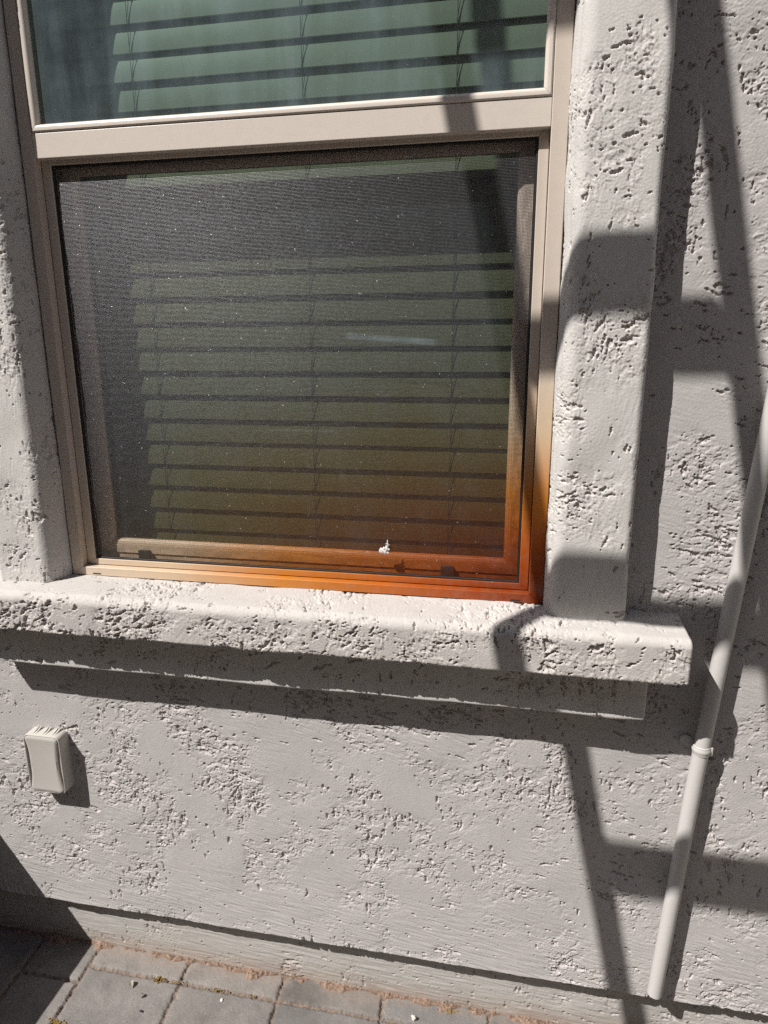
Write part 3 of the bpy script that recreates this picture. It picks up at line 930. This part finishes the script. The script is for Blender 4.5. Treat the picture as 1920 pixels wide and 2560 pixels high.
# cover: straight top and bottom, sides bowed inwards, gently hollow face
bm = bmesh.new()
nu, nv = 24, 34
cw, ch = BW * .94, BH - BW * .06
gv = []
for j in range(nv + 1):
    v = j / nv * 2 - 1
    row = []
    half = cw / 2 - .0078 * (1 - abs(v) ** 2.2)
    cornr = .010
    dz_ = (1 - abs(v)) * ch / 2
    if dz_ < cornr: half -= cornr - math.sqrt(max(0, cornr ** 2 - (cornr - dz_) ** 2))
    for i in range(nu + 1):
        u = i / nu * 2 - 1
        y = -.0318 - .0016 * (abs(v) ** 3) + .0010 * (1 - u * u)
        edge = max(abs(u), abs(v))
        if edge > .985: y += .0022
        row.append(bm.verts.new((cxb + half * u, y, czb + v * ch / 2)))
    gv.append(row)
for j in range(nv):
    for i in range(nu):
        bm.faces.new((gv[j][i], gv[j][i + 1], gv[j + 1][i + 1], gv[j + 1][i]))
rim = [gv[0][i] for i in range(nu + 1)] + [gv[j][nu] for j in range(1, nv + 1)] + [gv[nv][i] for i in range(nu - 1, -1, -1)] + [gv[j][0] for j in range(nv - 1, 0, -1)]
back = [bm.verts.new((v.co.x, -.0266, v.co.z)) for v in rim]
for k in range(len(rim)):
    bm.faces.new((rim[k], back[k], back[(k + 1) % len(rim)], rim[(k + 1) % len(rim)]))
bmesh.ops.recalc_face_normals(bm, faces=bm.faces)
bm_obj('cover', bm, M_BOX, BX, True)
for hx in (-.020, .003, .025):
    bm = bmesh.new()
    for dx in (-.0045, .0018):
        x0_, x1_ = cxb + hx + dx, cxb + hx + dx + .0028
        zt = czb + BH / 2 - .0004
        out_ = [(-.0265, zt), (-.003, zt), (-.001, zt + .0052), (-.0060, zt + .0050), (-.014, zt + .0024)]
        f = [bm.verts.new((x0_, y, z)) for y, z in out_]; g = [bm.verts.new((x1_, y, z)) for y, z in out_]
        bm.faces.new(f); bm.faces.new(g[::-1])
        for k in range(len(f)): bm.faces.new((f[k], g[k], g[(k + 1) % len(f)], f[(k + 1) % len(f)]))
    bmesh.ops.recalc_face_normals(bm, faces=bm.faces)
    bm_obj('hinge', bm, M_BOX, BX)

# ------------------------------------------------------------------ bits lying on the paving
def chip(name, x, y, r, sc, mat, label, cat, seed, z=0.0):
    bm = bmesh.new(); rnd = random.Random(seed)
    bmesh.ops.create_icosphere(bm, subdivisions=2, radius=r)
    for v in bm.verts:
        v.co = Vector((v.co.x * sc[0], v.co.y * sc[1], v.co.z * sc[2])) * (1 + rnd.uniform(-.22, .22))
    o = bm_obj(name, bm, mat, None, True)
    o.location = (x, y, r * sc[2] * .75 + z)
    o.rotation_euler = (rnd.uniform(-.3, .3), rnd.uniform(-.3, .3), rnd.uniform(0, 3))
    tag(o, label, cat)
chip('pebble', -.1642, -.0200, .0060, (1, .8, .75), plain_mat('pale_stone', (.62, .60, .54), .7, 200, .5), 'small pale pebble lying on the narrow paver strip at the wall foot', 'pebble', 1, .001)
chip('stone_chip', -.1585, -.0195, .0040, (1, .8, .8), plain_mat('dark_stone', (.03, .03, .03), .6), 'tiny black stone chip touching the pale pebble', 'stone', 2, .001)
chip('paint_flake', -.5814, -.0550, .0030, (1.1, 1, .45), plain_mat('white_flake', (.68, .66, .62), .8), 'tiny white paint flake on a paver below the wall', 'flake', 3)
def leaf(name, x, y, l, mat, label, cat, seed):
    bm = bmesh.new(); rnd = random.Random(seed)
    n = 8; rows = []
    for k in range(n + 1):
        t = k / n; w = l * .34 * math.sin(math.pi * min(1, t * .92 + .05)) + .0003
        z = .001 + l * .35 * math.sin(t * 2.6 + rnd.uniform(-.15, .15))
        rows.append([bm.verts.new((u * w + rnd.uniform(-.1, .1) * w, t * l, z + abs(u) * w * .6)) for u in (-1, -.5, 0, .5, 1)])
    for a, b in zip(rows[:-1], rows[1:]):
        for i in range(4): bm.faces.new((a[i], a[i + 1], b[i + 1], b[i]))
    bmesh.ops.solidify(bm, geom=bm.faces[:], thickness=.0004)
    o = bm_obj(name, bm, mat, None, True)
    o.location = (x, y, .0008); o.rotation_euler = (0, 0, rnd.uniform(0, 6))
    tag(o, label, cat)
leaf('dry_leaf', -.7891, -.066, .016, plain_mat('bleached_leaf', (.52, .49, .42), .9, 150, .4), 'crumpled bleached leaf scrap lying on the sunny paver', 'leaf', 12)
leaf('dry_leaf', -.7594, -.084, .011, plain_mat('grey_leaf', (.33, .31, .27), .9, 150, .4), 'smaller grey leaf scrap lying beside the bleached leaf', 'leaf', 15)
chip('seed', -.7402, -.1110, .0036, (1.4, .55, .5), plain_mat('dark_seed', (.02, .02, .025), .5), 'small dark seed lying on the sunny paver', 'seed', 6)

# ------------------------------------------------------------------ the leaning ladder whose shadow falls across the wall (stands left of the camera)
lad = empty('leaning_ladder', (-.966, -2.0, 0), 'tall aluminium ladder leaning on the eave of the house left of the viewer', 'ladder')
K = .31
ladp = lambda h, x: Vector((x, -(2.0 - K * h), h))
LT = 5.66
tv = Vector((0, K, 1)).normalized(); nv_ = Vector((0, -1, K)).normalized()
for xc in (-1.145, -.787):
    bm = bmesh.new()
    a, b = ladp(.005, xc), ladp(LT, xc)
    ring = lambda c: [bm.verts.new(c + Vector((sx * .014, 0, 0)) + nv_ * sn * .017) for sx, sn in ((-1, -1), (1, -1), (1, 1), (-1, 1))]
    r0, r1 = ring(a + tv * .012), ring(b)
    for k in range(4): bm.faces.new((r0[k], r0[(k + 1) % 4], r1[(k + 1) % 4], r1[k]))
    bm.faces.new(r0[::-1]); bm.faces.new(r1)
    bmesh.ops.recalc_face_normals(bm, faces=bm.faces)
    bmesh.ops.bevel(bm, geom=bm.edges[:], offset=.002, segments=2, affect='EDGES')
    bm_obj('rail', bm, M_ALU, lad)
    bm = bmesh.new(); p = ladp(.02, xc); add_box(bm, xc - .02, xc + .02, p.y - .03, p.y + .03, .0, .03, .004)
    bm_obj('foot', bm, M_BLACK, lad)
hs = [3.1875 + .314 * k for k in range(-9, 8)]
st0 = None
for h in hs:
    if st0 is None:
        bm = bmesh.new(); add_box(bm, -.166, .166, -.029, .029, -.0125, .0125, .003)
        st0 = bm_obj('step', bm, M_ALU); s = st0
    else:
        s = st0.copy(); COL.objects.link(s)
    s.parent = lad
    p = ladp(h, -.966)
    s.location = p - Vector(lad.location)

# ------------------------------------------------------------------ unseen house added behind the viewer to cut sky and bounce light
nb = empty('blocker_house', (0, -4.4, 0), 'unseen tan stucco house added behind the viewer to cut the fill light', 'house')
M_NB = plain_mat('blocker_stucco', (.33, .28, .22), .9, 20, .3, .5)
bm = bmesh.new(); add_box(bm, -9, 9, -8.0, -4.4, -.05, 5.0, .01)
bm_obj('wall', bm, M_NB, nb)  # wall of the added blocker house
bm = bmesh.new(); add_box(bm, -9.2, 9.2, -8.2, -4.25, 5.003, 5.2, .02)
bm_obj('roof', bm, plain_mat('blocker_roof', (.16, .10, .07), .8), nb)  # roof of the added blocker house

# unseen wall added on the right to bounce sunlight into the shade
M_BOUNCE_BLOCK = plain_mat('bounce_block', (.50, .45, .39), .9, 12, .2, .5)
bm = bmesh.new(); add_box(bm, 2.75, 2.95, -4.24, -.01, -.05, 2.1, .006)
bm_obj_ = bm_obj('bounce_wall', bm, M_BOUNCE_BLOCK)
tag(bm_obj_, 'unseen pale wall added to the right of the pipe to bounce sunlight', 'wall')

# ------------------------------------------------------------------ timber planter added out of view on the left to shade the paving corner
shade_root = empty('shade_planter', (-1.65, -.6, 0), 'dark timber planter added out of view on the left to cast a shadow', 'shade_planter')
X1, Z1 = -1.262, .51
M_SHADE_TIMBER = plain_mat('shade_timber', (.045, .032, .025), .7, 20, .5, .3)
bm = bmesh.new()
add_box(bm, X1 - .03, X1, -1.15, -.005, 0, Z1, .002); add_box(bm, X1 - .75, X1 - .72, -1.15, -.005, 0, Z1, .002)
add_box(bm, X1 - .719, X1 - .031, -1.15, -1.12, 0, Z1 - .001, .002); add_box(bm, X1 - .719, X1 - .031, -.036, -.006, 0, Z1 - .001, .002)
bm_obj('shade_box', bm, M_SHADE_TIMBER, shade_root)
bm = bmesh.new(); add_box(bm, X1 - .7185, X1 - .0315, -1.119, -.0365, .02, Z1 - .05, 0)
bm_obj('soil', bm, plain_mat('shade_planter_soil', (.05, .035, .025), .95, 60, .5, .8), shade_root)  # filling of the added shade planter
